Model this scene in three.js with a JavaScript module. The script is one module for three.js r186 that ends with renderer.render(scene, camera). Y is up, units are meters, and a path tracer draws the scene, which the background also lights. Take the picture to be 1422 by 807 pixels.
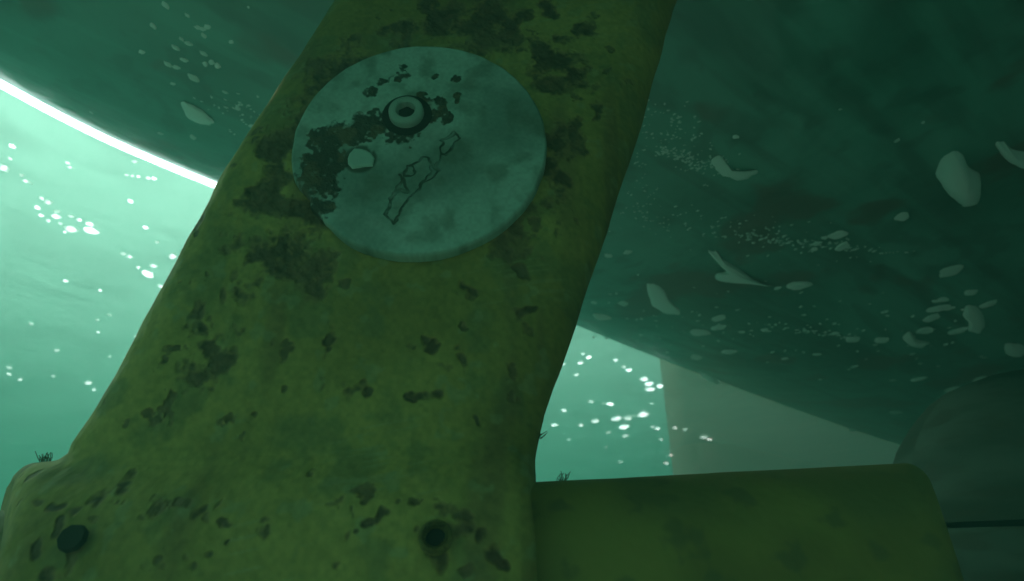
import * as THREE from 'three';
import { MarchingCubes } from 'three/addons/objects/MarchingCubes.js';
import { mergeGeometries, mergeVertices } from 'three/addons/utils/BufferGeometryUtils.js';

// ---------------------------------------------------------------- camera, sky, sun, exposure
const scene = new THREE.Scene();
const W = 1422, H = 807, FOV = 50, PITCH = THREE.MathUtils.degToRad(28);
const camera = new THREE.PerspectiveCamera(FOV, W / H, 0.02, 300);
camera.rotation.x = PITCH;
camera.updateMatrixWorld();
scene.add(camera);
const FPX = H / 2 / Math.tan(THREE.MathUtils.degToRad(FOV / 2));

const sunDir = new THREE.Vector3(-0.80, 0.48, -0.55).normalize();
const SKY = 2.8;
{
  const w = 256, h = 128, d = new Float32Array(w * h * 4), v = new THREE.Vector3();
  for (let j = 0; j < h; j++) for (let i = 0; i < w; i++) {
    const la = ((j + 0.5) / h - 0.5) * Math.PI, lo = ((i + 0.5) / w - 0.5) * 2 * Math.PI;
    v.set(Math.cos(la) * Math.cos(lo), Math.sin(la), Math.cos(la) * Math.sin(lo));
    const c = v.dot(sunDir), k = 0.40 + 1.5 * Math.max(0, Math.sin(la)) + 1.0 * Math.exp((c - 1) * 3.6);
    const o = (j * w + i) * 4, below = la < 0 ? 0.04 : 1;
    d[o] = 0.96 * k * SKY * below; d[o + 1] = 1.0 * k * SKY * below; d[o + 2] = 1.0 * k * SKY * below; d[o + 3] = 1;
  }
  const t = new THREE.DataTexture(d, w, h, THREE.RGBAFormat, THREE.FloatType);
  t.mapping = THREE.EquirectangularReflectionMapping; t.magFilter = THREE.LinearFilter; t.needsUpdate = true;
  scene.background = t; scene.environment = t;
}
const sun = new THREE.DirectionalLight(new THREE.Color(1, 0.97, 0.9), 5.0);
sun.name = 'sun'; sun.position.copy(sunDir).multiplyScalar(20); sun.castShadow = true; sun.shadow.radius = 6;
Object.assign(sun.shadow.camera, { left: -8, right: 8, top: 8, bottom: -8, near: 1, far: 60 });
scene.add(sun, sun.target);
const renderer = new THREE.WebGLRenderer();
renderer.toneMapping = THREE.LinearToneMapping;
renderer.toneMappingExposure = 2.5;
camera.focus = 1.28; camera.userData.fStop = 3;
renderer.shadowMap.enabled = true;
scene.fog = new THREE.FogExp2(new THREE.Color().setRGB(0.30, 0.95, 0.76), 0.19);

// ---------------------------------------------------------------- helpers
let seed = 7;
const rnd = () => { seed = (seed * 1664525 + 1013904223) >>> 0; return seed / 4294967296; };
const hash = (x, y, z) => { let n = Math.imul(x, 374761393) ^ Math.imul(y, 668265263) ^ Math.imul(z, 2147483647 ^ 0x5bd1e995); n = Math.imul(n ^ (n >>> 13), 1274126177); return ((n ^ (n >>> 16)) >>> 0) / 4294967296; };
function noise(x, y, z = 0) {
  const X = Math.floor(x), Y = Math.floor(y), Z = Math.floor(z), f = x - X, g = y - Y, e = z - Z;
  const u = f * f * (3 - 2 * f), v = g * g * (3 - 2 * g), w = e * e * (3 - 2 * e), L = (a, b, t) => a + (b - a) * t;
  return L(L(L(hash(X, Y, Z), hash(X + 1, Y, Z), u), L(hash(X, Y + 1, Z), hash(X + 1, Y + 1, Z), u), v),
    L(L(hash(X, Y, Z + 1), hash(X + 1, Y, Z + 1), u), L(hash(X, Y + 1, Z + 1), hash(X + 1, Y + 1, Z + 1), u), v), w);
}
const fbm = (x, y, z = 0, n = 4) => { let s = 0, a = 0.5, t = 0; for (let i = 0; i < n; i++) { s += a * noise(x, y, z + i * 7.3); t += a; a *= 0.5; x *= 2.03; y *= 2.03; z *= 2.03; } return s / t; };
const sstep = (a, b, x) => { const t = Math.min(1, Math.max(0, (x - a) / (b - a))); return t * t * (3 - 2 * t); };
const used = new Map();
function numbered(name) { const n = used.get(name) ?? 0; used.set(name, n + 1); return n ? `${name}_${String(n).padStart(3, '0')}` : name; }
function shade(o) { o.castShadow = o.receiveShadow = true; return o; }
function part(name, geo, mat, parent) { const m = shade(new THREE.Mesh(geo, mat)); m.name = name; parent.add(m); return m; }
function thing(name, label, category, group) { const o = new THREE.Group(); o.name = numbered(name); o.userData = { label, category }; if (group) o.userData.group = group; scene.add(o); return o; }
function single(name, geo, mat, label, category, group) { const o = shade(new THREE.Mesh(geo, mat)); o.name = numbered(name); o.userData = { label, category }; if (group) o.userData.group = group; scene.add(o); return o; }
function struct(name, geo, mat) { const o = shade(new THREE.Mesh(geo, mat)); o.name = numbered(name); o.userData = { kind: 'structure' }; scene.add(o); return o; }
const ray = (px, py) => new THREE.Vector3((px - W / 2) / FPX, (H / 2 - py) / FPX, -1).applyQuaternion(camera.quaternion);
const onWater = (px, py, y) => { const r = ray(px, py); return r.multiplyScalar(y / r.y); };
function tex(w, h, fn, srgb) {
  const d = new Uint8Array(w * h * 4);
  for (let j = 0; j < h; j++) for (let i = 0; i < w; i++) {
    const c = fn((i + 0.5) / w, (j + 0.5) / h), o = (j * w + i) * 4;
    for (let k = 0; k < 3; k++) { let q = Math.min(1, Math.max(0, Array.isArray(c) ? c[k] : c)); if (srgb) q = q <= 0.0031308 ? q * 12.92 : 1.055 * q ** (1 / 2.4) - 0.055; d[o + k] = Math.round(q * 255); }
    d[o + 3] = 255;
  }
  const t = new THREE.DataTexture(d, w, h, THREE.RGBAFormat);
  t.magFilter = THREE.LinearFilter; t.minFilter = THREE.LinearMipmapLinearFilter; t.generateMipmaps = true;
  t.wrapS = t.wrapT = THREE.RepeatWrapping; if (srgb) t.colorSpace = THREE.SRGBColorSpace; t.needsUpdate = true;
  return t;
}
const mix3 = (a, b, t) => [a[0] + (b[0] - a[0]) * t, a[1] + (b[1] - a[1]) * t, a[2] + (b[2] - a[2]) * t];
function planarUV(geo, x0, y0, w, h) { const p = geo.attributes.position, uv = new Float32Array(p.count * 2); for (let i = 0; i < p.count; i++) { uv[2 * i] = (p.getX(i) - x0) / w; uv[2 * i + 1] = (p.getY(i) - y0) / h; } geo.setAttribute('uv', new THREE.BufferAttribute(uv, 2)); return geo; }

// ---------------------------------------------------------------- hull and water surface
const HY = 0.9;                                                     // water line above the camera
const edgePx = [[-900, -560], [-500, -215], [-250, -38], [-100, 54], [0, 108], [80, 152], [160, 192], [240, 227], [325, 262], [480, 328], [640, 392], [800, 451], [900, 491], [1050, 548], [1180, 595], [1290, 630]];
const near = edgePx.slice(3).map(([x, y]) => onWater(x, y, HY));
const gaps = edgePx.slice(3).map(([x]) => Math.min(1, Math.max(0, (500 - x) / 170)));
// the outline goes on past the frame on both sides and closes behind the camera
const first = near[0], dir0 = first.clone().sub(near[1]).normalize(), last = near[near.length - 1], dir1 = last.clone().sub(near[near.length - 2]).normalize();
const outline = [
  first.clone().addScaledVector(dir0, 0.5).add(new THREE.Vector3(0.03, 0, 0.02)), first.clone().addScaledVector(dir0, 0.22),
  ...near, last.clone().addScaledVector(dir1, 1.6), last.clone().addScaledVector(dir1, 3.0).add(new THREE.Vector3(0.3, 0, 0.5)),
  new THREE.Vector3(6.6, HY, -4.6), new THREE.Vector3(5.2, HY, -1.6), new THREE.Vector3(3.4, HY, 0.2), new THREE.Vector3(1.4, HY, 0.75), new THREE.Vector3(-0.3, HY, 0.75), new THREE.Vector3(-1.0, HY, 0.4),
];
const gapAt = [0.9, 0.98, ...gaps, 0, 0, 0, 0, 0, 0, 0, 0];
const curve = new THREE.CatmullRomCurve3(outline, true, 'centripetal');
const NO = 360, loop = [], gapL = [];
for (let i = 0; i < NO; i++) { const t = i / NO; loop.push(curve.getPoint(t)); const q = t * outline.length, a = Math.floor(q) % outline.length, b = (a + 1) % outline.length; gapL.push(gapAt[a] + (gapAt[b] - gapAt[a]) * (q - Math.floor(q))); }
const outward = loop.map((p, i) => { const a = loop[(i + NO - 1) % NO], b = loop[(i + 1) % NO], t = b.clone().sub(a).normalize(); return new THREE.Vector3(t.z, 0, -t.x); });
{ let s = 0; const c = loop.reduce((a, p) => a.add(p), new THREE.Vector3()).divideScalar(NO); loop.forEach((p, i) => { s += outward[i].dot(p.clone().sub(c)); }); if (s < 0) outward.forEach((o) => o.negate()); }
const centre = new THREE.Vector3(1.3, HY, -0.75);
const hullDrop = (s) => 0.20 * (1 - Math.exp(-5.5 * s));
{
  // rings: deck edge, top sides, rounded bilge, then the bottom running in to the keel
  const rings = [];
  const R = 0.05;
  rings.push(loop.map((p, i) => p.clone().addScaledVector(outward[i], -0.08).setY(HY + 0.22)));
  rings.push(loop.map((p, i) => p.clone().addScaledVector(outward[i], 0.02).setY(HY + 0.12)));
  for (let k = 0; k <= 6; k++) { const a = k / 6 * Math.PI / 3; rings.push(loop.map((p, i) => p.clone().addScaledVector(outward[i], -R / 2 + R * Math.cos(a)).setY(HY + R * 0.6 * (Math.sin(Math.PI / 3) - Math.sin(a))))); }
  for (let k = 1; k <= 30; k++) { const s = (k / 30) ** 1.3; rings.push(loop.map((p, i) => { const q = p.clone().addScaledVector(outward[i], -0.0); q.lerp(centre, s); q.y = HY - hullDrop(s); return q; })); }
  const pos = [], uv = [], idx = [];
  rings.forEach((r) => r.forEach((p) => { pos.push(p.x, p.y, p.z); uv.push(p.x / 2, p.z / 2); }));
  for (let k = 0; k < rings.length - 1; k++) for (let i = 0; i < NO; i++) { const a = k * NO + i, b = k * NO + (i + 1) % NO; idx.push(a, a + NO, b, b, a + NO, b + NO); }
  pos.push(centre.x, HY + 0.22, centre.z); uv.push(0, 0); const c = pos.length / 3 - 1;
  for (let i = 0; i < NO; i++) idx.push(c, i, (i + 1) % NO);
  const g = new THREE.BufferGeometry(); g.setAttribute('position', new THREE.Float32BufferAttribute(pos, 3)); g.setAttribute('uv', new THREE.Float32BufferAttribute(uv, 2)); g.setIndex(idx); g.computeVertexNormals();
  const map = tex(720, 720, (u, v) => {
    const per = (f, z) => { const a = u * 6.2832, b = v * 6.2832; return fbm(Math.cos(a) * f + 9, Math.sin(a) * f + Math.cos(b) * f + 5, Math.sin(b) * f + z, 4); };
    const n = per(1.6, 0), m = per(6, 30), s = per(2.3, 60);
    let c = mix3([0.084, 0.279, 0.233], [0.143, 0.422, 0.364], sstep(0.35, 0.65, n));
    const q = (u * 0.8 - v * 0.6) * 2, w = (u * 0.6 + v * 0.8) * 2;
    c = mix3(c, [0.053, 0.132, 0.112], 0.55 * sstep(0.5, 0.72, fbm(q * 3 + 40, w * 26 + 40, 3, 4)));
    c = mix3(c, [0.186, 0.524, 0.448], 0.35 * sstep(0.6, 0.75, fbm(q * 5 + 10, w * 40 + 70, 5, 3)));
    c = mix3(c, [0.158, 0.125, 0.099], 0.8 * sstep(0.57, 0.66, s));
    c = mix3(c, [0.053, 0.132, 0.112], 0.5 * sstep(0.55, 0.7, m));
    return c;
  }, true);
  const bump = tex(512, 512, (u, v) => { const a = u * 6.2832, b = v * 6.2832; return fbm(Math.cos(a) * 5 + 3, Math.sin(a) * 5 + Math.cos(b) * 5, Math.sin(b) * 5 + 4, 5); });
  const hull = thing('boat_hull', 'dark fouled underside of a boat hull filling the upper picture, dotted with trapped air bubbles', 'boat hull');
  part('hull_bottom', g, new THREE.MeshPhysicalMaterial({ map, bumpMap: bump, bumpScale: 0.012, roughness: 0.34, ior: 2.3 }), hull);
}
// where bubbles glint on the water: picture place and size of each
const leftWater = [[5, 232, 12], [17, 203, 6], [14, 220, 5], [36, 251, 6], [40, 253, 7], [58, 275, 6], [67, 280, 9], [52, 288, 6], [78, 300, 9], [79, 293, 7], [99, 300, 6], [99, 317, 13], [127, 320, 13], [124, 311, 7], [57, 299, 5], [94, 226, 5], [97, 232, 5], [187, 224, 6], [181, 279, 6], [176, 243, 4], [184, 244, 4], [192, 245, 4], [206, 247, 5], [214, 248, 5], [202, 316, 5], [218, 336, 5], [240, 355, 11], [264, 339, 11], [278, 326, 9], [171, 352, 6], [180, 356, 6], [213, 369, 7], [205, 380, 13], [192, 371, 5], [223, 397, 7], [91, 390, 5], [139, 403, 4], [43, 449, 5], [135, 444, 4], [136, 461, 4], [152, 437, 4], [79, 486, 6], [74, 522, 5], [12, 510, 6], [12, 519, 5], [28, 527, 4], [123, 531, 8], [130, 541, 5], [189, 467, 4], [152, 495, 4], [110, 305, 6], [84, 310, 5], [67, 306, 5], [90, 322, 4], [270, 332, 6], [30, 243, 5]];
const rightWater = [[817, 496, 7], [809, 491, 5], [806, 504, 6], [855, 500, 5], [866, 509, 6], [873, 514, 6], [894, 526, 11], [901, 533, 8], [902, 540, 11], [916, 536, 8], [905, 560, 5], [820, 557, 8], [847, 561, 9], [826, 584, 10], [856, 581, 11], [871, 579, 13], [893, 575, 13], [845, 600, 7], [866, 593, 10], [868, 605, 7], [917, 610, 6], [925, 643, 6], [931, 632, 5], [957, 632, 5], [971, 628, 5], [977, 606, 10], [979, 618, 8], [951, 596, 6], [1012, 623, 7], [1023, 630, 11], [1034, 635, 8], [1019, 643, 6], [1031, 648, 12], [1001, 653, 5], [1081, 633, 5], [913, 595, 6], [906, 593, 5], [838, 560, 5], [806, 590, 6], [790, 610, 5], [783, 505, 5], [800, 520, 6], [783, 570, 6], [770, 590, 6], [841, 621, 4], [861, 641, 5], [985, 610, 6], [937, 594, 5], [1010, 626, 6], [882, 577, 8]];
{
  // the water surface: one rippled sheet, with the boat floating in it
  const S = 14, shape = new THREE.Shape([[-S, -S], [S, -S], [S, S], [-S, S]].map(([x, y]) => new THREE.Vector2(x, y)));
  const hole = new THREE.Path(loop.map((p, i) => { const q = p.clone().addScaledVector(outward[i], -0.02 + gapL[i] * 0.05); return new THREE.Vector2(q.x, -q.z); }));
  shape.holes.push(hole);
  const taken = [];
  for (const [x, y, s] of [...leftWater, ...rightWater.map(([x, y, s]) => [x, y, s * 1.4])]) { // each floating bubble parts the surface
    const c = onWater(x, y, HY), k0 = s * (0.14 + 0.34 * rnd()) / FPX * -c.clone().applyQuaternion(camera.quaternion.clone().invert()).z; let k = k0; for (const [o, ok] of taken) k = Math.min(k, (o.distanceTo(c) - ok * 2.0) / 2.0); if (k < k0 * 0.2) continue; taken.push([c, k]);
    const q = new THREE.Path();
    for (let i = 0; i < 9; i++) { const a = i / 9 * 6.2832, e = k * (0.8 + 0.4 * rnd()); q[i ? 'lineTo' : 'moveTo'](c.x + 1.25 * e * Math.cos(a), -c.z + e * 1.6 * Math.sin(a)); }
    shape.holes.push(q);
  }
  const g = new THREE.ShapeGeometry(shape); g.rotateX(-Math.PI / 2); g.translate(0, HY, 0);
  const p = g.attributes.position, uv = []; for (let i = 0; i < p.count; i++) uv.push(p.getX(i), p.getZ(i)); g.setAttribute('uv', new THREE.Float32BufferAttribute(uv, 2));
  const per = (u, v, f, z) => { const a = u * 6.2832, b = v * 6.2832; return fbm(Math.cos(a) * f + 9, Math.sin(a) * f + Math.cos(b) * f + 5, Math.sin(b) * f + z, 3); };
  const bump = tex(512, 512, (u, v) => 0.7 * per(u, v, 0.9, 3) + 0.3 * per(u, v, 3, 8));
  const m = new THREE.MeshPhysicalMaterial({ color: new THREE.Color().setRGB(0.118, 0.220, 0.170), transmission: 1, thickness: 0, roughness: 0.2, map: tex(256, 256, (u, v) => { const q = 0.74 + 0.5 * per(u, v, 1.4, 21); return [q, q, q]; }), ior: 1.22, bumpMap: bump, bumpScale: 0.04 });
  struct('water_surface', g, m);
}
{
  const g = new THREE.PlaneGeometry(28, 28, 40, 40); g.rotateX(-Math.PI / 2);
  const p = g.attributes.position; for (let i = 0; i < p.count; i++) p.setY(i, -0.85 + 0.15 * (fbm(p.getX(i) * 0.4 + 50, p.getZ(i) * 0.4 + 50) - 0.5)); g.computeVertexNormals();
  const map = tex(256, 256, (u, v) => mix3([0.60, 0.57, 0.50], [0.74, 0.71, 0.64], fbm(u * 9, v * 9)), true); map.repeat.set(12, 12);
  struct('seabed', g, new THREE.MeshStandardMaterial({ map, roughness: 0.95 }));
}
{
  // quay wall beyond the boat, seen up through the surface
  const t = thing('quay_wall', 'grey brown quay wall dimly seen through the water surface between hull and yellow pipe', 'wall');
  const c = onWater(912, 590, HY), n = new THREE.Vector3(dir1.z, 0, -dir1.x); n.set(c.x + 0.25, 0, c.z).normalize();
  const P = (a, b) => { const q = c.clone().addScaledVector(dir1, a).addScaledVector(n, b); return [q.x, -q.z]; };
  const s = new THREE.Shape(); s.moveTo(...P(0, 5)); s.lineTo(...P(0, 1)); s.quadraticCurveTo(...P(0, 0), ...P(1, 0)); s.lineTo(...P(7, 0)); s.lineTo(...P(7, 5)); s.closePath();
  const g = new THREE.ExtrudeGeometry(s, { depth: 2.7, bevelEnabled: false, curveSegments: 20 }); g.rotateX(-Math.PI / 2); g.translate(0, -1.0, 0);
  part('wall_face', g, new THREE.MeshStandardMaterial({ color: new THREE.Color().setRGB(0.50, 0.24, 0.20), roughness: 0.9 }), t);
}

// ---------------------------------------------------------------- yellow strut with its hub
const AXIS = new THREE.Vector3(0.0, 0.02, -0.56), TILT = 0.07, HUBR = 0.122, ROLL = 0.05, HZ = 0.065;
const frame = new THREE.Object3D(); frame.position.copy(AXIS); frame.rotation.x = TILT; frame.updateMatrixWorld();
const inv = frame.matrixWorld.clone().invert(), eyeL = new THREE.Vector3().applyMatrix4(inv);
function onFace(px, py, z = HZ) { const d = ray(px, py).applyMatrix4(inv).sub(eyeL); return eyeL.clone().addScaledVector(d, (z - eyeL.z) / d.z); }
function onStrut(px, py) { // where the ray meets the arm's face or the hub's barrel
  const a = onFace(px, py), d = ray(px, py).applyMatrix4(inv).sub(eyeL);
  const c = eyeL.y - Math.tan(ROLL) * 0, A = d.y * d.y + d.z * d.z, B = 2 * (c * d.y + eyeL.z * d.z), C = c * c + eyeL.z * eyeL.z - HUBR * HUBR, q = B * B - 4 * A * C;
  if (q > 0) { const p = eyeL.clone().addScaledVector(d, (-B - Math.sqrt(q)) / (2 * A)); if (p.z > HZ) return p; }
  return a;
}
const U0 = -0.62, V0 = -0.16, UW = 1.02, VH = 1.18;
const blots = [
  [465, 105, 42], [432, 150, 40], [402, 200, 38], [385, 258, 42], [408, 300, 44], [430, 310, 34], [395, 355, 52], [340, 345, 26], [438, 398, 28], [455, 372, 24], [420, 335, 24], [600, 30, 34], [660, 20, 46], [690, 42, 36], [560, 45, 22], [768, 90, 34], [795, 100, 14], [780, 195, 28], [775, 232, 26], [764, 280, 20], [722, 312, 34], [700, 345, 18], [742, 60, 18],
  [830, 145, 13], [810, 97, 9], [822, 118, 9], [825, 165, 7], [795, 300, 6], [848, 90, 6], [770, 12, 12], [820, 40, 12],
  [268, 447, 18], [312, 455, 20], [290, 500, 26], [284, 540, 13], [318, 405, 8], [460, 468, 10], [462, 490, 8], [455, 520, 10], [452, 540, 8], [490, 535, 11], [474, 530, 8], [497, 525, 7], [600, 480, 13], [590, 470, 10], [655, 510, 10], [645, 488, 9], [590, 545, 10], [610, 525, 8], [578, 548, 7], [650, 400, 9], [720, 382, 8], [730, 437, 13], [745, 428, 7], [660, 590, 5], [610, 488, 10],
  [622, 712, 26], [642, 738, 20], [605, 770, 18], [680, 745, 10], [701, 772, 9], [478, 742, 11], [500, 740, 6], [540, 712, 9], [520, 716, 9], [485, 697, 6], [210, 697, 13], [275, 712, 8], [300, 707, 10], [325, 712, 7], [305, 692, 5], [262, 770, 8], [258, 757, 6], [68, 792, 14], [150, 668, 14], [116, 690, 16], [82, 712, 8], [66, 735, 8], [318, 757, 5], [60, 700, 8], [665, 800, 10], [40, 760, 8],
].map(([x, y, r]) => { const p = onStrut(x, y), q = onStrut(x + r, y), s = onStrut(x, y + r); return [p.x, p.y, Math.hypot(q.x - p.x, q.y - p.y), Math.max(0.25 * Math.abs(q.x - p.x), Math.abs(s.y - p.y))]; });
function fouling(x, y) {
  const wx = x + 0.03 * (fbm(x * 60, y * 60, 1, 2) - 0.5), wy = y + 0.03 * (fbm(x * 60 + 9, y * 60, 5, 2) - 0.5);
  let m = 0;
  for (const [bx, by, rx, ry] of blots) { const dx = (wx - bx) / rx, dy = (wy - by) / ry, d = dx * dx + dy * dy; if (d < 3) m = Math.max(m, 1 - 0.34 * d); }
  const n = 1.5 * (fbm(x * 62, y * 62, 11, 4) - 0.5);
  return Math.max(m > 0 ? sstep(0.36, 0.95, m * 0.85 + n + 0.25 * (noise(x * 330, y * 330, 6) - 0.5)) : 0, 0.7 * sstep(0.74, 0.8, fbm(x * 48 + 30, y * 48, 17, 4)));
}
const TW = 1100, TH = 1100, fmask = new Float32Array(TW * TH);
for (let j = 0; j < TH; j++) for (let i = 0; i < TW; i++) fmask[j * TW + i] = fouling(U0 + (i + 0.5) / TW * UW, V0 + (j + 0.5) / TH * VH);
const strutMap = tex(TW, TH, (u, v) => {
  const x = U0 + u * UW, y = V0 + v * VH, f = fmask[Math.min(TH - 1, Math.floor(v * TH)) * TW + Math.min(TW - 1, Math.floor(u * TW))];
  const n = fbm(x * 9, y * 9, 2, 5), k = fbm(x * 34, y * 34, 4, 4), g = noise(x * 260, y * 260, 3), st = fbm(x * 40, y * 5, 8, 3);
  let c = mix3([0.340, 0.244, 0.067], [0.488, 0.355, 0.104], sstep(0.3, 0.7, n));
  c = mix3(c, [0.222, 0.200, 0.081], 0.6 * sstep(0.52, 0.68, k));
  c = mix3(c, [0.244, 0.148, 0.059], 0.6 * sstep(0.58, 0.75, st));
  c = mix3(c, [0.385, 0.355, 0.178], 0.5 * sstep(0.66, 0.74, fbm(x * 70, y * 70, 14, 3)));
  const sc = sstep(0.70, 0.80, noise(x * 30 + y * 12, y * 420 - x * 90, 31)) * sstep(0.5, 0.7, fbm(x * 12, y * 12, 77, 3));
  c = mix3(c, [0.44, 0.40, 0.22], 0.35 * sc);
  c = c.map((q) => q * (0.78 + 0.32 * g + 0.12 * noise(x * 620, y * 620, 9)));
  const dark = mix3([0.085, 0.044, 0.024], [0.20, 0.115, 0.06], sstep(0.4, 0.7, k + 0.2 * (g - 0.5)));
  c = mix3(c, [0.30, 0.17, 0.07], 0.7 * sstep(0.02, 0.4, f)); return mix3(c, dark, 0.8 * sstep(0.25, 0.95, f));
}, true);
const strutBump = tex(1024, 1024, (u, v) => {
  const x = U0 + u * UW, y = V0 + v * VH, f = fmask[Math.floor(v * TH) * TW + Math.floor(u * TW)];
  return 0.35 + 0.28 * (fbm(x * 55, y * 55, 4, 5) - 0.5) + 0.10 * (fbm(x * 9, y * 9, 2, 4) - 0.5) - f * (0.16 - 0.5 * (fbm(x * 160, y * 160, 5, 3) - 0.5));
});
const strutMat = new THREE.MeshPhysicalMaterial({ map: strutMap, bumpMap: strutBump, bumpScale: 0.03, roughness: 0.82 });
const boltMat = new THREE.MeshStandardMaterial({ color: new THREE.Color().setRGB(0.20, 0.21, 0.18), roughness: 0.6, metalness: 0.2 });
const darkMat = new THREE.MeshStandardMaterial({ color: new THREE.Color().setRGB(0.03, 0.028, 0.022), roughness: 0.9 });
const strut = thing('propeller_strut', 'massive yellow painted steel strut with dark rust blotches, leaning up to the hull', 'strut');
strut.position.copy(AXIS); strut.rotation.x = TILT;
{
  const poly = [[150, 790], [128, 690], [126, 628], [182, 540], [240, 425], [325, 262], [405, 135], [490, 2], [590, -150], [1000, -150], [938, 2], [888, 180], [800, 450], [757, 572], [741, 640], [738, 770]].map(([x, y]) => onFace(x, y, 0.0));
  // the outline in view is the middle of the rounded sides; keep it in the plane through the middle of the plate
  const sd2 = (x, y) => {
    let d = 1e9, s = 1;
    for (let i = 0, j = poly.length - 1; i < poly.length; j = i++) {
      const a = poly[i], b = poly[j], ex = b.x - a.x, ey = b.y - a.y, wx = x - a.x, wy = y - a.y, t = Math.min(1, Math.max(0, (wx * ex + wy * ey) / (ex * ex + ey * ey)));
      const dx = wx - ex * t, dy = wy - ey * t; d = Math.min(d, dx * dx + dy * dy);
      const c1 = y >= a.y, c2 = y < b.y, c3 = ex * wy > ey * wx; if ((c1 && c2 && c3) || (!c1 && !c2 && !c3)) s = -s;
    }
    return s * Math.sqrt(d);
  };
  const RA = 0.055, cr = Math.cos(ROLL), sr = Math.sin(ROLL), hx1 = 0.017;
  const cache = new Map();
  const sdf = (key, x, y, z) => {
    let flat = cache.get(key); if (flat === undefined) cache.set(key, flat = sd2(x, y));
    const dx2 = flat + RA, dz = Math.abs(z) - HZ + RA;
    const arm = Math.hypot(Math.max(dx2, 0), Math.max(dz, 0)) + Math.min(Math.max(dx2, dz), 0) - RA;
    const hx0 = -0.43 + 0.85 * Math.max(-0.02, z);
    const X = x * cr + y * sr, Y = -x * sr + y * cr, rr = 0.016;
    const da = Math.hypot(Y, z) - HUBR + rr, db = Math.abs(X - (hx0 + hx1) / 2) - (hx1 - hx0) / 2 + rr;
    const hub = Math.hypot(Math.max(da, 0), Math.max(db, 0)) + Math.min(Math.max(da, db), 0) - rr;
    const k = 0.016, h = Math.max(k - Math.abs(arm - hub), 0) / k;
    const all = Math.min(arm, hub) - h * h * k * 0.25;
    return Math.abs(all) > 0.02 ? all : all + 0.0035 * (fbm(x * 30 + 20, y * 30 + 20, z * 30 + 20, 2) - 0.5);
  };
  const n = 168, mc = new MarchingCubes(n, strutMat, false, false, 500000), C = new THREE.Vector3(U0 + UW / 2, 0.42, 0), E = new THREE.Vector3(0.54, 0.60, 0.16);
  mc.isolation = 0;
  for (let k = 0; k < n; k++) for (let j = 0; j < n; j++) for (let i = 0; i < n; i++)
    mc.field[i + j * n + k * n * n] = -sdf(i + j * n, C.x + E.x * (i / (n / 2) - 1), C.y + E.y * (j / (n / 2) - 1), C.z + E.z * (k / (n / 2) - 1));
  mc.update();
  const cnt = mc.count ?? mc.geometry.drawRange.count, g0 = new THREE.BufferGeometry();
  const pos = new Float32Array(mc.positionArray.slice(0, cnt * 3));
  for (let i = 0; i < cnt; i++) { pos[3 * i] = C.x + E.x * pos[3 * i]; pos[3 * i + 1] = C.y + E.y * pos[3 * i + 1]; pos[3 * i + 2] = C.z + E.z * pos[3 * i + 2]; }
  g0.setAttribute('position', new THREE.BufferAttribute(pos, 3));
  const g = mergeVertices(g0, 1e-5); g.computeVertexNormals(); planarUV(g, U0, V0, UW, VH);
  console.log('strut triangles', g.index.count / 3);
  part('strut_body', g, strutMat, strut);
  // socket screw in the hub and a plugged hole near its left end
  const cup = (r, hole, h) => new THREE.LatheGeometry([[0, -h * 0.6], [hole, -h * 0.6], [hole, h * 0.75], [hole + 0.002, h], [r - 0.003, h], [r, h * 0.6], [r, -h]].map(([a, b]) => new THREE.Vector2(a, b)), 36);
  const put = (o, px, py, lift) => { const p = onStrut(px, py), nrm = p.z > HZ + 1e-4 ? new THREE.Vector3(0, p.y, p.z).normalize() : new THREE.Vector3(0, 0, 1); o.position.copy(p).addScaledVector(nrm, lift); o.quaternion.setFromUnitVectors(new THREE.Vector3(0, 1, 0), nrm); return o; };
  const b = put(part('bolt', cup(0.0112, 0.0066, 0.0055), strutMat, strut), 605, 748, 0.001);
  b.userData.label = 'small ring shaped socket bolt in the hub among dark spots';
  const socket = new THREE.CylinderGeometry(0.0066, 0.0066, 0.001, 24); socket.translate(0, -0.0012, 0); part('socket', socket, darkMat, b);
  const plug = put(part('hole_plug', new THREE.CylinderGeometry(0.0085, 0.0095, 0.004, 9), darkMat, strut), 101, 748, 0.001);
  plug.userData.label = 'dark roundish plug at the left end of the hub';
}

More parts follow.
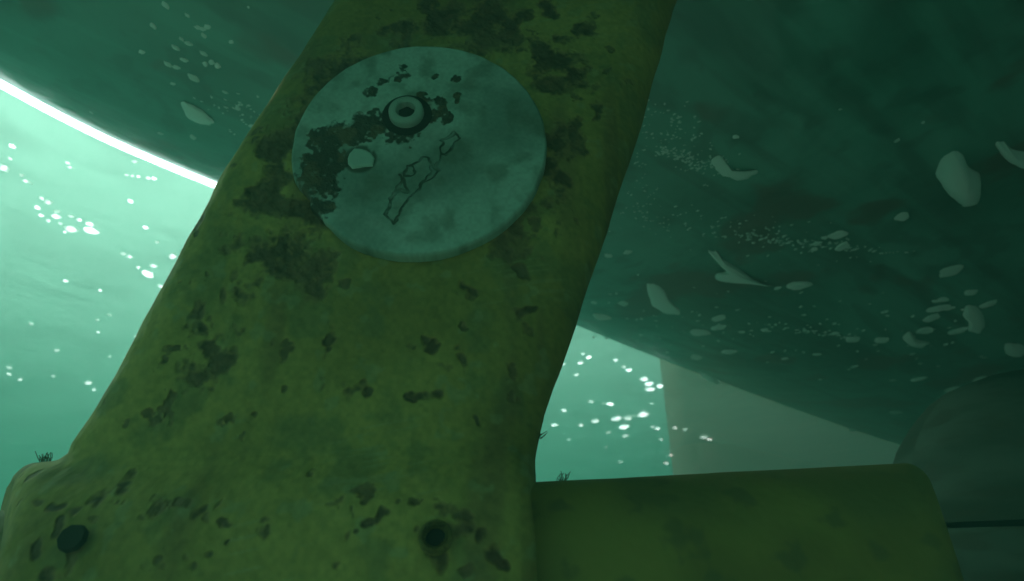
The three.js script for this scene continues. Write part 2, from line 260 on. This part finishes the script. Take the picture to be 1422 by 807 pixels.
// ---------------------------------------------------------------- yellow pipe through the hub
{
  const t = thing('yellow_pipe', 'dull yellow horizontal pipe passing through the strut hub and ending at right', 'pipe');
  t.position.copy(AXIS); t.rotation.set(TILT, 0, ROLL);
  const R = 0.085, L0 = -0.75, L1 = 0.366, pts = [[0, L1 - 0.001], [R - 0.03, L1 - 0.001]];
  for (let k = 0; k <= 10; k++) { const a = Math.PI / 2 * (1 - k / 10); pts.push([R - 0.018 + 0.018 * Math.cos(a), L1 - 0.018 + 0.018 * Math.sin(a)]); }
  for (let k = 1; k <= 40; k++) pts.push([R + 0.0008 * (noise(k * 0.7, 3) - 0.5), L1 - 0.1 - (L1 - 0.1 - L0) * k / 40]);
  pts.push([0, L0]);
  const g = new THREE.LatheGeometry(pts.map(([a, b]) => new THREE.Vector2(a, b)).reverse(), 72); g.rotateZ(-Math.PI / 2);
  { const p = g.attributes.position; for (let i = 0; i < p.count; i++) if (p.getX(i) > L1 - 0.03) p.setX(i, p.getX(i) - 0.62 * p.getZ(i)); g.computeVertexNormals(); }
  const uv = g.attributes.uv, p = g.attributes.position; for (let i = 0; i < p.count; i++) uv.setXY(i, p.getX(i) * 2, Math.atan2(p.getY(i), p.getZ(i)) / 6.2832);
  const map = tex(1024, 256, (u, v) => {
    const a = v * 6.2832, cy = Math.cos(a) * 0.085, cz = Math.sin(a) * 0.085, x = u * 0.5;
    const wrap = (f, z, n) => { const q = Math.min(1, u / 0.12); return fbm(x * f + 3, cy * f + 9, cz * f + z, n) * q + fbm((x + 0.5) * f + 3, cy * f + 9, cz * f + z, n) * (1 - q); };
    const n = wrap(14, 3, 4), k = wrap(50, 8, 4), s = wrap(7, 20, 3);
    let c = mix3([0.237, 0.178, 0.044], [0.340, 0.259, 0.067], sstep(0.3, 0.7, n));
    c = mix3(c, [0.15, 0.12, 0.05], 0.7 * sstep(0.56, 0.7, k)); c = mix3(c, [0.19, 0.16, 0.06], 0.7 * sstep(0.5, 0.65, s));
    return c;
  }, true);
  const bump = tex(512, 256, (u, v) => fbm(u * 30, v * 30, 2, 4));
  part('pipe_wall', g, new THREE.MeshPhysicalMaterial({ map, bumpMap: bump, bumpScale: 0.003, roughness: 0.75 }), t);
}

// ---------------------------------------------------------------- round zinc disc on the strut
{
  const t = thing('anode_disc', 'large round pale grey metal disc with dark crust bolted to the yellow strut', 'metal disc');
  t.position.copy(AXIS); t.rotation.x = TILT;
  const Z = HZ - 0.001, T = 0.014, c = onFace(580, 207, Z + T);
  const L = onFace(397, 225, Z + T), Rr = onFace(762, 188, Z + T), R = (Rr.x - L.x) / 2 - 0.002;
  const top = onFace(600, 60, Z + T), bot = onFace(562, 358, Z + T); console.log('disc radius', R, 'half height', (top.y - bot.y) / 2);
  c.set((L.x + Rr.x) / 2, (top.y + bot.y) / 2, Z);
  const RY = (top.y - bot.y) / 2 - 0.002;
  const chipP = onFace(420, 308, Z + T), ca = Math.atan2(chipP.y - c.y, chipP.x - c.x);
  const sh = new THREE.Shape(); const NP = 240;
  for (let i = 0; i < NP; i++) {
    const a = i / NP * Math.PI * 2; let da = Math.atan2(Math.sin(a - ca), Math.cos(a - ca));
    let r = 1 + 0.004 * (noise(Math.cos(a) * 9 + 20, Math.sin(a) * 9 + 20) - 0.5) * 2;
    const bite = sstep(0.42, 0.10, Math.abs(da + 0.02)); r -= bite * (0.01 + 0.05 * fbm(a * 10, 4, 2, 2));
    sh[i ? 'lineTo' : 'moveTo'](c.x + R * r * Math.cos(a), c.y + RY * r * Math.sin(a));
  }
  const g = new THREE.ExtrudeGeometry(sh, { depth: T - 0.006, bevelEnabled: true, bevelThickness: 0.006, bevelSize: 0.003, bevelOffset: -0.003, bevelSegments: 4, curveSegments: 1 });
  g.translate(0, 0, Z);
  const u0 = c.x - R * 1.05, v0 = c.y - RY * 1.05, uw = R * 2.1, vh = RY * 2.1; planarUV(g, u0, v0, uw, vh);
  const F = (px, py) => { const p = onFace(px, py, Z + T); return [p.x, p.y]; };
  const seg = (x, y, a, b) => { const ex = b[0] - a[0], ey = b[1] - a[1], k = Math.min(1, Math.max(0, ((x - a[0]) * ex + (y - a[1]) * ey) / (ex * ex + ey * ey || 1))); return Math.hypot(x - a[0] - ex * k, y - a[1] - ey * k); };
  const crack = [[[548, 308], [535, 297], [553, 262], [560, 252], [556, 243]], [[548, 308], [560, 285], [575, 268], [585, 262], [592, 250], [607, 238]], [[553, 262], [565, 268], [560, 250], [567, 230], [575, 226], [573, 240], [562, 246]], [[575, 226], [588, 216], [598, 220], [607, 238], [610, 222], [616, 212], [622, 215], [632, 198], [640, 192]], [[616, 212], [612, 195], [622, 190], [634, 184], [640, 192]], [[585, 262], [590, 245], [600, 232]]].map((l) => l.map(([x, y]) => F(x, y)));
  const nutC = F(500, 221), nutR = 0.0095;
  const crust = [[430, 290, 26], [440, 255, 26], [447, 225, 28], [462, 200, 26], [480, 190, 22], [500, 180, 20], [520, 172, 18], [540, 168, 14], [418, 315, 24], [412, 285, 24], [436, 318, 14], [470, 225, 16], [440, 200, 16], [590, 138, 8], [610, 145, 9], [622, 160, 9], [600, 152, 7], [552, 108, 9], [555, 95, 5], [600, 105, 6], [635, 110, 6], [520, 130, 8], [530, 115, 6], [555, 180, 20], [585, 160, 14], [640, 135, 5]].map(([x, y, r]) => { const p = F(x, y), q = F(x + r, y); return [p[0], p[1], q[0] - p[0]]; });
  const crustAt = (x, y) => { const wx = x + 0.016 * (fbm(x * 40, y * 40, 1, 3) - 0.5), wy = y + 0.016 * (fbm(x * 40 + 9, y * 40, 5, 3) - 0.5); let m = 0; for (const [a, b, r] of crust) m = Math.max(m, 1 - 0.34 * ((wx - a) ** 2 + (wy - b) ** 2) / (r * r)); return m > 0 ? sstep(0.34, 0.72, m * 0.95 + 0.9 * (fbm(x * 95, y * 95, 11, 3) - 0.5) + 1.1 * (fbm(x * 260, y * 260, 13, 2) - 0.5)) : 0; };
  const crackAt = (x, y) => { const wx = x + 0.007 * (fbm(x * 150, y * 150, 1, 2) - 0.5), wy = y + 0.007 * (fbm(x * 150, y * 150, 7, 2) - 0.5); let d = 1; for (const l of crack) for (let i = 0; i < l.length - 1; i++) d = Math.min(d, seg(wx, wy, l[i], l[i + 1])); const w = 0.0004 + 0.0013 * fbm(x * 90, y * 90, 3, 2); return sstep(w * 1.5, w * 0.7, d); };
  const at = (u, v) => [u0 + u * uw, v0 + v * vh];
  const map = tex(1024, 1024, (u, v) => {
    const [x, y] = at(u, v), n = fbm(x * 14, y * 14, 2, 5), k = fbm(x * 70, y * 70, 6, 3), g1 = noise(x * 400, y * 400, 2);
    let q = mix3([0.234, 0.296, 0.257], [0.468, 0.577, 0.515], sstep(0.3, 0.7, n)); q = mix3(q, [0.172, 0.187, 0.140], 0.65 * sstep(0.42, 0.78, k));
    q = mix3(q, [0.562, 0.640, 0.593], 0.5 * sstep(0.48, 0.8, fbm(x * 30, y * 30, 40, 4))); q = q.map((e) => e * (0.9 + 0.2 * g1));
    const cr = crustAt(x, y), ck = crackAt(x, y);
    q = mix3(q, mix3([0.06, 0.035, 0.02], [0.16, 0.095, 0.05], sstep(0.45, 0.65, k)), cr * 0.94);
    return mix3(q, [0.07, 0.055, 0.035], Math.max((0.3 + 0.6 * sstep(0.35, 0.6, fbm(x * 130, y * 130, 60, 2))) * ck, 0.85 * sstep(0.0045, 0.001, Math.abs(Math.hypot(x - nutC[0], y - nutC[1]) - nutR * 1.35)) * sstep(0.35, 0.5, fbm(x * 120, y * 120, 9, 2))));
  }, true);
  const bump = tex(1024, 1024, (u, v) => { const [x, y] = at(u, v); return 0.5 + 0.22 * (fbm(x * 60, y * 60, 3, 5) - 0.5) + crustAt(x, y) * (0.1 + 0.5 * (fbm(x * 200, y * 200, 2, 3) - 0.5)) - 0.35 * crackAt(x, y); });
  const mat = new THREE.MeshPhysicalMaterial({ map, bumpMap: bump, bumpScale: 0.012, roughness: 0.8 });
  part('disc_plate', g, mat, t);
  const bc = F(565, 160), s = 0.0168;
  const ring = new THREE.LatheGeometry([[0, 0.001], [0.45, 0.001], [0.5, 0.005], [0.52, 0.5], [0.6, 0.6], [0.86, 0.6], [0.98, 0.48], [1, 0.3], [1, 0]].map(([a, b]) => new THREE.Vector2(a * s, b * s)).reverse(), 48); ring.rotateX(Math.PI / 2);
  const plainZinc = new THREE.MeshStandardMaterial({ color: new THREE.Color().setRGB(0.42, 0.47, 0.42), roughness: 0.6, bumpMap: bump, bumpScale: 0.002 });
  const bolt = part('bolt', ring, plainZinc, t); bolt.position.set(bc[0], bc[1], Z + T - 0.0005);
  const sock = new THREE.CylinderGeometry(0.5 * s, 0.5 * s, 0.002, 6); sock.rotateX(Math.PI / 2); const so = part('socket', sock, darkMat, bolt); so.position.z = 0.002;
  const wash = new THREE.LatheGeometry([[0.8, 0], [1.45, 0], [1.4, 0.1], [0.8, 0.12]].map(([a, b]) => new THREE.Vector2(a * s, b * s)).reverse(), 48); wash.rotateX(Math.PI / 2);
  const wa = part('gasket', wash, darkMat, t); wa.position.copy(bolt.position);
  const ns = new THREE.Shape(); for (let i = 0; i < 12; i++) { const a = i / 12 * 6.2832, r = nutR * (0.78 + 0.5 * noise(i * 3.1, 8)); ns[i ? 'lineTo' : 'moveTo'](r * Math.cos(a), r * Math.sin(a)); }
  const ng = new THREE.ExtrudeGeometry(ns, { depth: 0.0012, bevelEnabled: true, bevelThickness: 0.002, bevelSize: 0.0025, bevelSegments: 3 });
  const nut = part('nut', ng, new THREE.MeshStandardMaterial({ color: new THREE.Color().setRGB(0.50, 0.60, 0.54), roughness: 0.85, bumpMap: bump, bumpScale: 0.003 }), t); nut.position.set(nutC[0], nutC[1], Z + T - 0.001); nut.userData.label = 'pale crusted nut head beside the dark crust';
}

// ---------------------------------------------------------------- rounded housing behind the pipe end
{
  const t = thing('rounded_housing', 'dark overgrown round housing split by a black seam behind the pipe end', 'housing');
  const c = ray(1482, 727).multiplyScalar(0.95); t.position.copy(c); t.rotation.z = 0.02; t.rotation.x = 0.1;
  const map = tex(512, 512, (u, v) => { const n = fbm(u * 9, v * 9, 3, 5), k = fbm(u * 30, v * 30, 6, 3); return mix3(mix3([0.045, 0.053, 0.034], [0.112, 0.128, 0.105], sstep(0.3, 0.7, n)), [0.07, 0.055, 0.035], 0.6 * sstep(0.52, 0.66, k)); }, true);
  const mat = new THREE.MeshStandardMaterial({ map, roughness: 0.85, bumpMap: map, bumpScale: 0.012 });
  const half = (up) => { const g = new THREE.SphereGeometry(0.232, 72, 30, 0, Math.PI * 2, up ? 0 : Math.PI / 2, Math.PI / 2); const p = g.attributes.position; for (let i = 0; i < p.count; i++) { const v = new THREE.Vector3().fromBufferAttribute(p, i); const k = 1 + 0.05 * (fbm(v.x * 14 + 20, v.y * 14 + 20, v.z * 14 + 20, 4) - 0.5); p.setXYZ(i, v.x * k, v.y * (Math.abs(v.y) < 1e-4 ? 1 : k) + (up ? 0.004 : -0.004), v.z * k); } g.computeVertexNormals(); return g; };
  part('upper_shell', half(true), mat, t); part('lower_shell', half(false), mat, t);
  part('seam_core', new THREE.CylinderGeometry(0.205, 0.205, 0.03, 48), darkMat, t);
}

// ---------------------------------------------------------------- air bubbles
const bubbleMat = new THREE.MeshPhysicalMaterial({ color: new THREE.Color().setRGB(0.96, 0.99, 0.98), roughness: 0.35, ior: 1.8 });
const sparkMat = new THREE.MeshPhysicalMaterial({ color: new THREE.Color().setRGB(0.96, 0.98, 0.97), transmission: 1, thickness: 0, roughness: 0.85, ior: 1.2 });
function hullY(x, z) { // height of the hull bottom over a point
  let best = 1e9, at = 0; for (let i = 0; i < NO; i += 1) { const a = loop[i], dx = a.x - centre.x, dz = a.z - centre.z, px = x - centre.x, pz = z - centre.z, cr = Math.abs(dx * pz - dz * px) / Math.hypot(dx, dz); if (dx * px + dz * pz > 0 && cr < best) { best = cr; at = i; } }
  const a = loop[at], full = Math.hypot(a.x - centre.x, a.z - centre.z), s = 1 - Math.hypot(x - centre.x, z - centre.z) / full; return HY - hullDrop(Math.max(0, s));
}
function onHull(px, py) { const r = ray(px, py); let y = HY - 0.05; for (let k = 0; k < 6; k++) { const p = r.clone().multiplyScalar(y / r.y); y = hullY(p.x, p.z); } return r.multiplyScalar(y / r.y); }
function dome(cp, ring, height) { // a flattened air pocket hanging under a surface: ring is its outline there
  const NR = 7, pos = [cp.x, cp.y - height, cp.z], idx = [], n = ring.length;
  for (let k = 1; k <= NR; k++) { const r = k / NR, h = height * Math.sqrt(Math.max(0, 1 - r * r)); for (const q of ring) pos.push(cp.x + (q.x - cp.x) * r, cp.y + (q.y - cp.y) * r - h, cp.z + (q.z - cp.z) * r); }
  for (let i = 0; i < n; i++) idx.push(0, 1 + i, 1 + (i + 1) % n);
  for (let k = 0; k < NR - 1; k++) for (let i = 0; i < n; i++) { const a = 1 + k * n + i, b = 1 + k * n + (i + 1) % n; idx.push(a, a + n, b, b, a + n, b + n); }
  const g = new THREE.BufferGeometry(); g.setAttribute('position', new THREE.Float32BufferAttribute(pos, 3)); g.setIndex(idx); g.computeVertexNormals(); return g;
}
function airPocket(pts, label, height) { // pts: outline seen on the hull
  const pv = pts.map(([x, y]) => new THREE.Vector3(x, y, 0)), cv = new THREE.CatmullRomCurve3(pv, true, 'centripetal').getPoints(40).slice(0, 40);
  const mx = pv.reduce((a, p) => a + p.x, 0) / pv.length, my = pv.reduce((a, p) => a + p.y, 0) / pv.length;
  const ring = cv.map((p, i) => { const k = 1 + 0.28 * (noise(3 * Math.cos(i * 0.157) + mx, 3 * Math.sin(i * 0.157) + my) - 0.5); return onHull(mx + (p.x - mx) * k, my + (p.y - my) * k); }), c = ring.reduce((a, p) => a.add(p), new THREE.Vector3()).divideScalar(ring.length);
  const g = dome(new THREE.Vector3(0, -0.001, 0), ring.map((p) => p.clone().sub(c).add(new THREE.Vector3(0, -0.001, 0))), height * 0.8);
  const o = single('air_pocket', g, bubbleMat, label, 'air bubble'); o.position.copy(c); return o;
}
airPocket([[253, 141], [262, 143], [277, 150], [290, 160], [298, 168], [293, 173], [280, 172], [266, 166], [256, 155]], 'half moon shaped pale air pocket under the hull left of the strut', 0.006);
airPocket([[1299, 240], [1306, 222], [1322, 210], [1334, 214], [1344, 232], [1358, 240], [1360, 256], [1352, 276], [1340, 279], [1322, 270], [1306, 258]], 'large bright pear shaped air bubble at far right under the hull', 0.05);
airPocket([[1384, 196], [1392, 194], [1404, 206], [1424, 210], [1440, 214], [1436, 228], [1418, 230], [1398, 220], [1388, 210]], 'bright curved air bubble cut by the right picture edge', 0.025);
airPocket([[989, 220], [1002, 217], [1010, 228], [1022, 237], [1050, 236], [1046, 244], [1024, 249], [1004, 243], [992, 232]], 'faint crescent shaped air pocket under the hull right of the strut', 0.006);
airPocket([[986, 349], [996, 349], [1004, 361], [1026, 372], [1046, 388], [1080, 399], [1050, 396], [1022, 393], [996, 388], [993, 380], [1008, 376], [996, 364]], 'forked tail shaped pale air pocket under the hull right of the strut', 0.012);
airPocket([[897, 395], [908, 394], [922, 404], [932, 418], [945, 432], [934, 437], [914, 430], [900, 412]], 'faint oval air pocket close to the right edge of the strut', 0.006);
airPocket([[1340, 425], [1352, 424], [1366, 436], [1366, 452], [1360, 462], [1346, 460], [1344, 446], [1338, 438]], 'pale upright air pocket largest of the cluster at right', 0.015);
airPocket([[1256, 464], [1264, 461], [1272, 470], [1290, 476], [1282, 482], [1266, 480], [1257, 474]], 'curled pale air pocket at the lower left of the right cluster', 0.012);
airPocket([[1395, 478], [1408, 476], [1424, 482], [1422, 492], [1406, 494], [1396, 488]], 'pale oval air pocket right of the bubble cluster at frame edge', 0.012);
airPocket([[970, 517], [978, 518], [992, 526], [1003, 533], [994, 533], [978, 526]], 'pale streak shaped air pocket on the hull edge above the shaded water', 0.006);
// small round bubbles: one of a kind is built, the rest are clones
const ballGeo = (() => { const g = new THREE.SphereGeometry(1, 14, 10); const p = g.attributes.position; for (let i = 0; i < p.count; i++) { const v = new THREE.Vector3().fromBufferAttribute(p, i), k = 1 + 0.5 * (noise(v.x * 1.3 + 8, v.y * 1.3 + 8, v.z * 1.3 + 8) - 0.5); p.setXYZ(i, v.x * k, v.y * k, v.z * k); } g.computeVertexNormals(); return g; })();
const capGeo = (() => { const g = new THREE.SphereGeometry(1, 14, 6, 0, Math.PI * 2, Math.PI / 2, Math.PI / 2); const p = g.attributes.position; for (let i = 0; i < p.count; i++) { const v = new THREE.Vector3().fromBufferAttribute(p, i), k = 1 + 0.5 * (noise(v.x * 1.3 + 8, v.y * 1.3 + 8, v.z * 1.3 + 8) - 0.5); p.setXYZ(i, v.x * k, v.y * k, v.z * k); } g.computeVertexNormals(); return g; })();
let proto = {};
function ball(kind, mat, p, sizePx, stretch, label, group, flat = 0.45) {
  const d = p.clone().applyMatrix4(camera.matrixWorldInverse), s = sizePx / 2 / FPX * -d.z;
  let o; if (!proto[label]) { o = proto[label] = single(kind, mat === sparkMat ? capGeo : ballGeo, mat, label, 'air bubble', group); } else { o = proto[label].clone(); o.name = numbered(kind); scene.add(o); }
  o.position.copy(p); o.rotation.set(0, rnd() * 6.28, 0); o.scale.set(s * stretch, s * flat, s); return o;
}
camera.matrixWorldInverse.copy(camera.matrixWorld).invert();
const leftHull = [[230, 7, 8], [260, 21, 5], [213, 36, 7], [275, 38, 6], [281, 40, 6], [288, 37, 7], [283, 49, 6], [252, 54, 5], [262, 60, 7], [244, 66, 7], [321, 58, 5], [283, 74, 7], [256, 83, 7], [285, 89, 6], [294, 86, 7], [302, 91, 7], [233, 89, 7], [245, 93, 7], [269, 108, 10], [240, 116, 5], [313, 128, 5], [314, 149, 4], [350, 175, 6], [268, 190, 7], [223, 185, 5], [197, 72, 6], [345, 10, 3], [127, 156, 4], [330, 150, 6], [360, 165, 4]];
for (const [x, y, s] of leftHull) ball('air_bubble', bubbleMat, onHull(x, y), s * 1.2, 1.3, 'tiny pale air bubble under the hull left of the strut', 'tiny bubbles on the hull left of the strut');
const rightHull = [[1164, 326, 20, 'upper of two stacked pale bubbles at the right end of the fizz drift'], [1170, 342, 18, 'lower of two stacked pale bubbles at the right end of the fizz drift'], [1253, 301, 18, 'lone oval bubble below and left of the large pear shaped bubble'], [1345, 281, 16, 'small oval bubble just under the tip of the large pear shaped bubble'], [1320, 376, 26, 'lone round bubble above the bubble cluster at right'], [1110, 396, 26, 'oval bubble right of the forked tail shaped air pocket'], [1310, 416, 14, 'topmost small bubble of the right cluster'], [1303, 428, 22, 'upper left oval bubble of the right cluster'], [1294, 441, 20, 'middle left oval bubble of the right cluster'], [1373, 422, 18, 'upper right oval bubble of the right cluster'], [1285, 459, 20, 'bubble above the curled air pocket in the right cluster'], [1331, 459, 20, 'bubble left of the upright air pocket in the right cluster'], [1224, 472, 18, 'right one of two oval bubbles left of the right cluster'], [1184, 471, 18, 'left one of two oval bubbles left of the right cluster'], [1159, 463, 10], [1277, 526, 16, 'left one of two oval bubbles above the round housing'], [1362, 526, 18, 'right one of two oval bubbles above the round housing'], [1323, 540, 18, 'lowest bubble over the outline of the round housing'], [1414, 548, 16, 'bubble over the round housing at the right picture edge'], [1245, 572, 14, 'lone small bubble low on the hull left of the round housing'], [1185, 597, 12], [1135, 492, 10], [1187, 509, 9], [1014, 488, 18, 'right bubble of the loose group above the shaded water'], [968, 495, 18, 'lowest left bubble of the loose group above the shaded water'], [973, 461, 24, 'largest bubble of the loose group above the shaded water'], [999, 441, 18, 'top bubble of the loose group above the shaded water'], [999, 454, 18, 'bubble right under the top one of the loose group above shaded water'], [837, 439, 22, 'pale bubble nearest the strut above the corner of bright water'], [866, 421, 14, 'small bubble above the one nearest the strut edge'], [1229, 433, 8], [1080, 400, 8], [1134, 338, 10], [1131, 346, 9], [1145, 330, 8], [825, 420, 8], [872, 350, 10], [845, 355, 10], [906, 404, 12], [1348, 406, 16], [1318, 428, 12], [1030, 461, 8], [1062, 458, 10], [1090, 498, 8], [1240, 528, 8], [1282, 170, 5], [1246, 195, 7], [1167, 152, 4], [1022, 190, 8], [890, 465, 6], [927, 489, 6], [1300, 418, 10], [1340, 430, 8]];
for (const [x, y, s, own] of rightHull) ball('air_bubble', bubbleMat, onHull(x, y), s * 1.0, 1.2, own ?? 'small pale air bubble clinging to the hull right of the strut', 'small bubbles on the hull right of the strut', 0.3);
for (const [x, y, s] of leftWater) ball('surface_bubble', sparkMat, onWater(x, y, HY - 0.0008), s * 1.05, 1.25, 'tiny glinting bubble under the bright water surface left of the strut', 'glinting bubbles on the water left of the strut', 0.7);
for (const [x, y, s] of rightWater) ball('surface_bubble', sparkMat, onWater(x, y, HY - 0.0008), s * 1.05, 1.25, 'tiny glinting bubble under the water surface between strut and quay wall', 'glinting bubbles on the water right of the strut', 0.5);
{
  // fine fizz too small to count, in drifts along the hull
  const list = [];
  const drift = (x0, y0, x1, y1, sx, sy, n, size) => { for (let i = 0; i < n; i++) { const t = rnd(), g = () => rnd() + rnd() + rnd() - 1.5; list.push([x0 + (x1 - x0) * t + g() * sx, y0 + (y1 - y0) * t + g() * sy, size * (0.5 + rnd())]); } };
  drift(900, 150, 1000, 240, 45, 30, 110, 2.2); drift(910, 205, 990, 236, 25, 6, 80, 2.6); drift(860, 290, 1180, 350, 70, 26, 150, 2.2); drift(1010, 322, 1100, 338, 30, 6, 50, 2.8); drift(1120, 335, 1250, 352, 40, 4, 30, 2.6); drift(830, 420, 1300, 480, 140, 50, 110, 2.8); drift(860, 190, 900, 280, 20, 30, 50, 2.0); drift(1060, 450, 1170, 466, 30, 4, 40, 2.6); drift(300, 130, 350, 180, 40, 22, 40, 2.2);
  const ok = list.filter(([x, y]) => x > 0 && x < 1430);
  const m = new THREE.InstancedMesh(ballGeo, bubbleMat, ok.length), M = new THREE.Matrix4(), q = new THREE.Quaternion();
  ok.forEach(([x, y, s], i) => { const p = onHull(x, y), k = s / 2 / FPX * p.length(); M.compose(p, q.setFromAxisAngle(new THREE.Vector3(0, 1, 0), rnd() * 6), new THREE.Vector3(k * 1.5, k * 0.6, k)); m.setMatrixAt(i, M); });
  m.name = 'bubble_fizz'; m.userData = { label: 'fine specks of bubble fizz in drifts along the dark hull', category: 'bubble fizz', kind: 'stuff' }; shade(m); scene.add(m);
}
// ---------------------------------------------------------------- weed tufts
{
  const mat = new THREE.MeshStandardMaterial({ color: new THREE.Color().setRGB(0.12, 0.13, 0.06), roughness: 0.9 });
  const tuft = (p, n, len, lean, label) => {
    const gs = [];
    for (let i = 0; i < n; i++) { const a = rnd() * 6.28, l = len * (0.5 + rnd() * 0.7), b = new THREE.Vector3(Math.cos(a) * len * 0.35, 0, Math.sin(a) * len * 0.35), e = b.clone().add(new THREE.Vector3(lean * l + (rnd() - 0.5) * l, l, (rnd() - 0.5) * l)), mid = b.clone().lerp(e, 0.5).add(new THREE.Vector3((rnd() - 0.5) * l * 0.5, 0, 0)); gs.push(new THREE.TubeGeometry(new THREE.CatmullRomCurve3([b, mid, e]), 6, len * 0.035, 4)); }
    const o = single('weed_tuft', mergeGeometries(gs), mat, label, 'seaweed'); o.position.copy(p); return o;
  };
  const w = (px, py, z) => { const r = ray(px, py); return r.multiplyScalar(-z / r.z * -1 * -1).multiplyScalar(1); };
  const put = (px, py, depth) => { const r = ray(px, py); return r.multiplyScalar(depth / -r.z); };
  tuft(put(778, 671, 0.55), 14, 0.008, 0.5, 'dark weed tuft on top of the pipe beside the strut');
  tuft(put(62, 645, 0.56), 34, 0.009, -0.3, 'ragged weed tuft on the left shoulder of the hub');
  tuft(put(104, 634, 0.54), 18, 0.010, 0.5, 'thin weed tuft where strut meets the hub at left');
  tuft(put(747, 610, 0.54), 10, 0.007, 0.8, 'small weed tuft on the right side of the strut above the pipe');
}
// everything above is laid out with the water line 0.9 over the camera; the place is twice that size
const SIZE = 2;
for (const o of scene.children) if (!o.isLight && !o.isCamera && o !== sun.target) { o.position.multiplyScalar(SIZE); o.scale.multiplyScalar(SIZE); }
renderer.render(scene, camera);
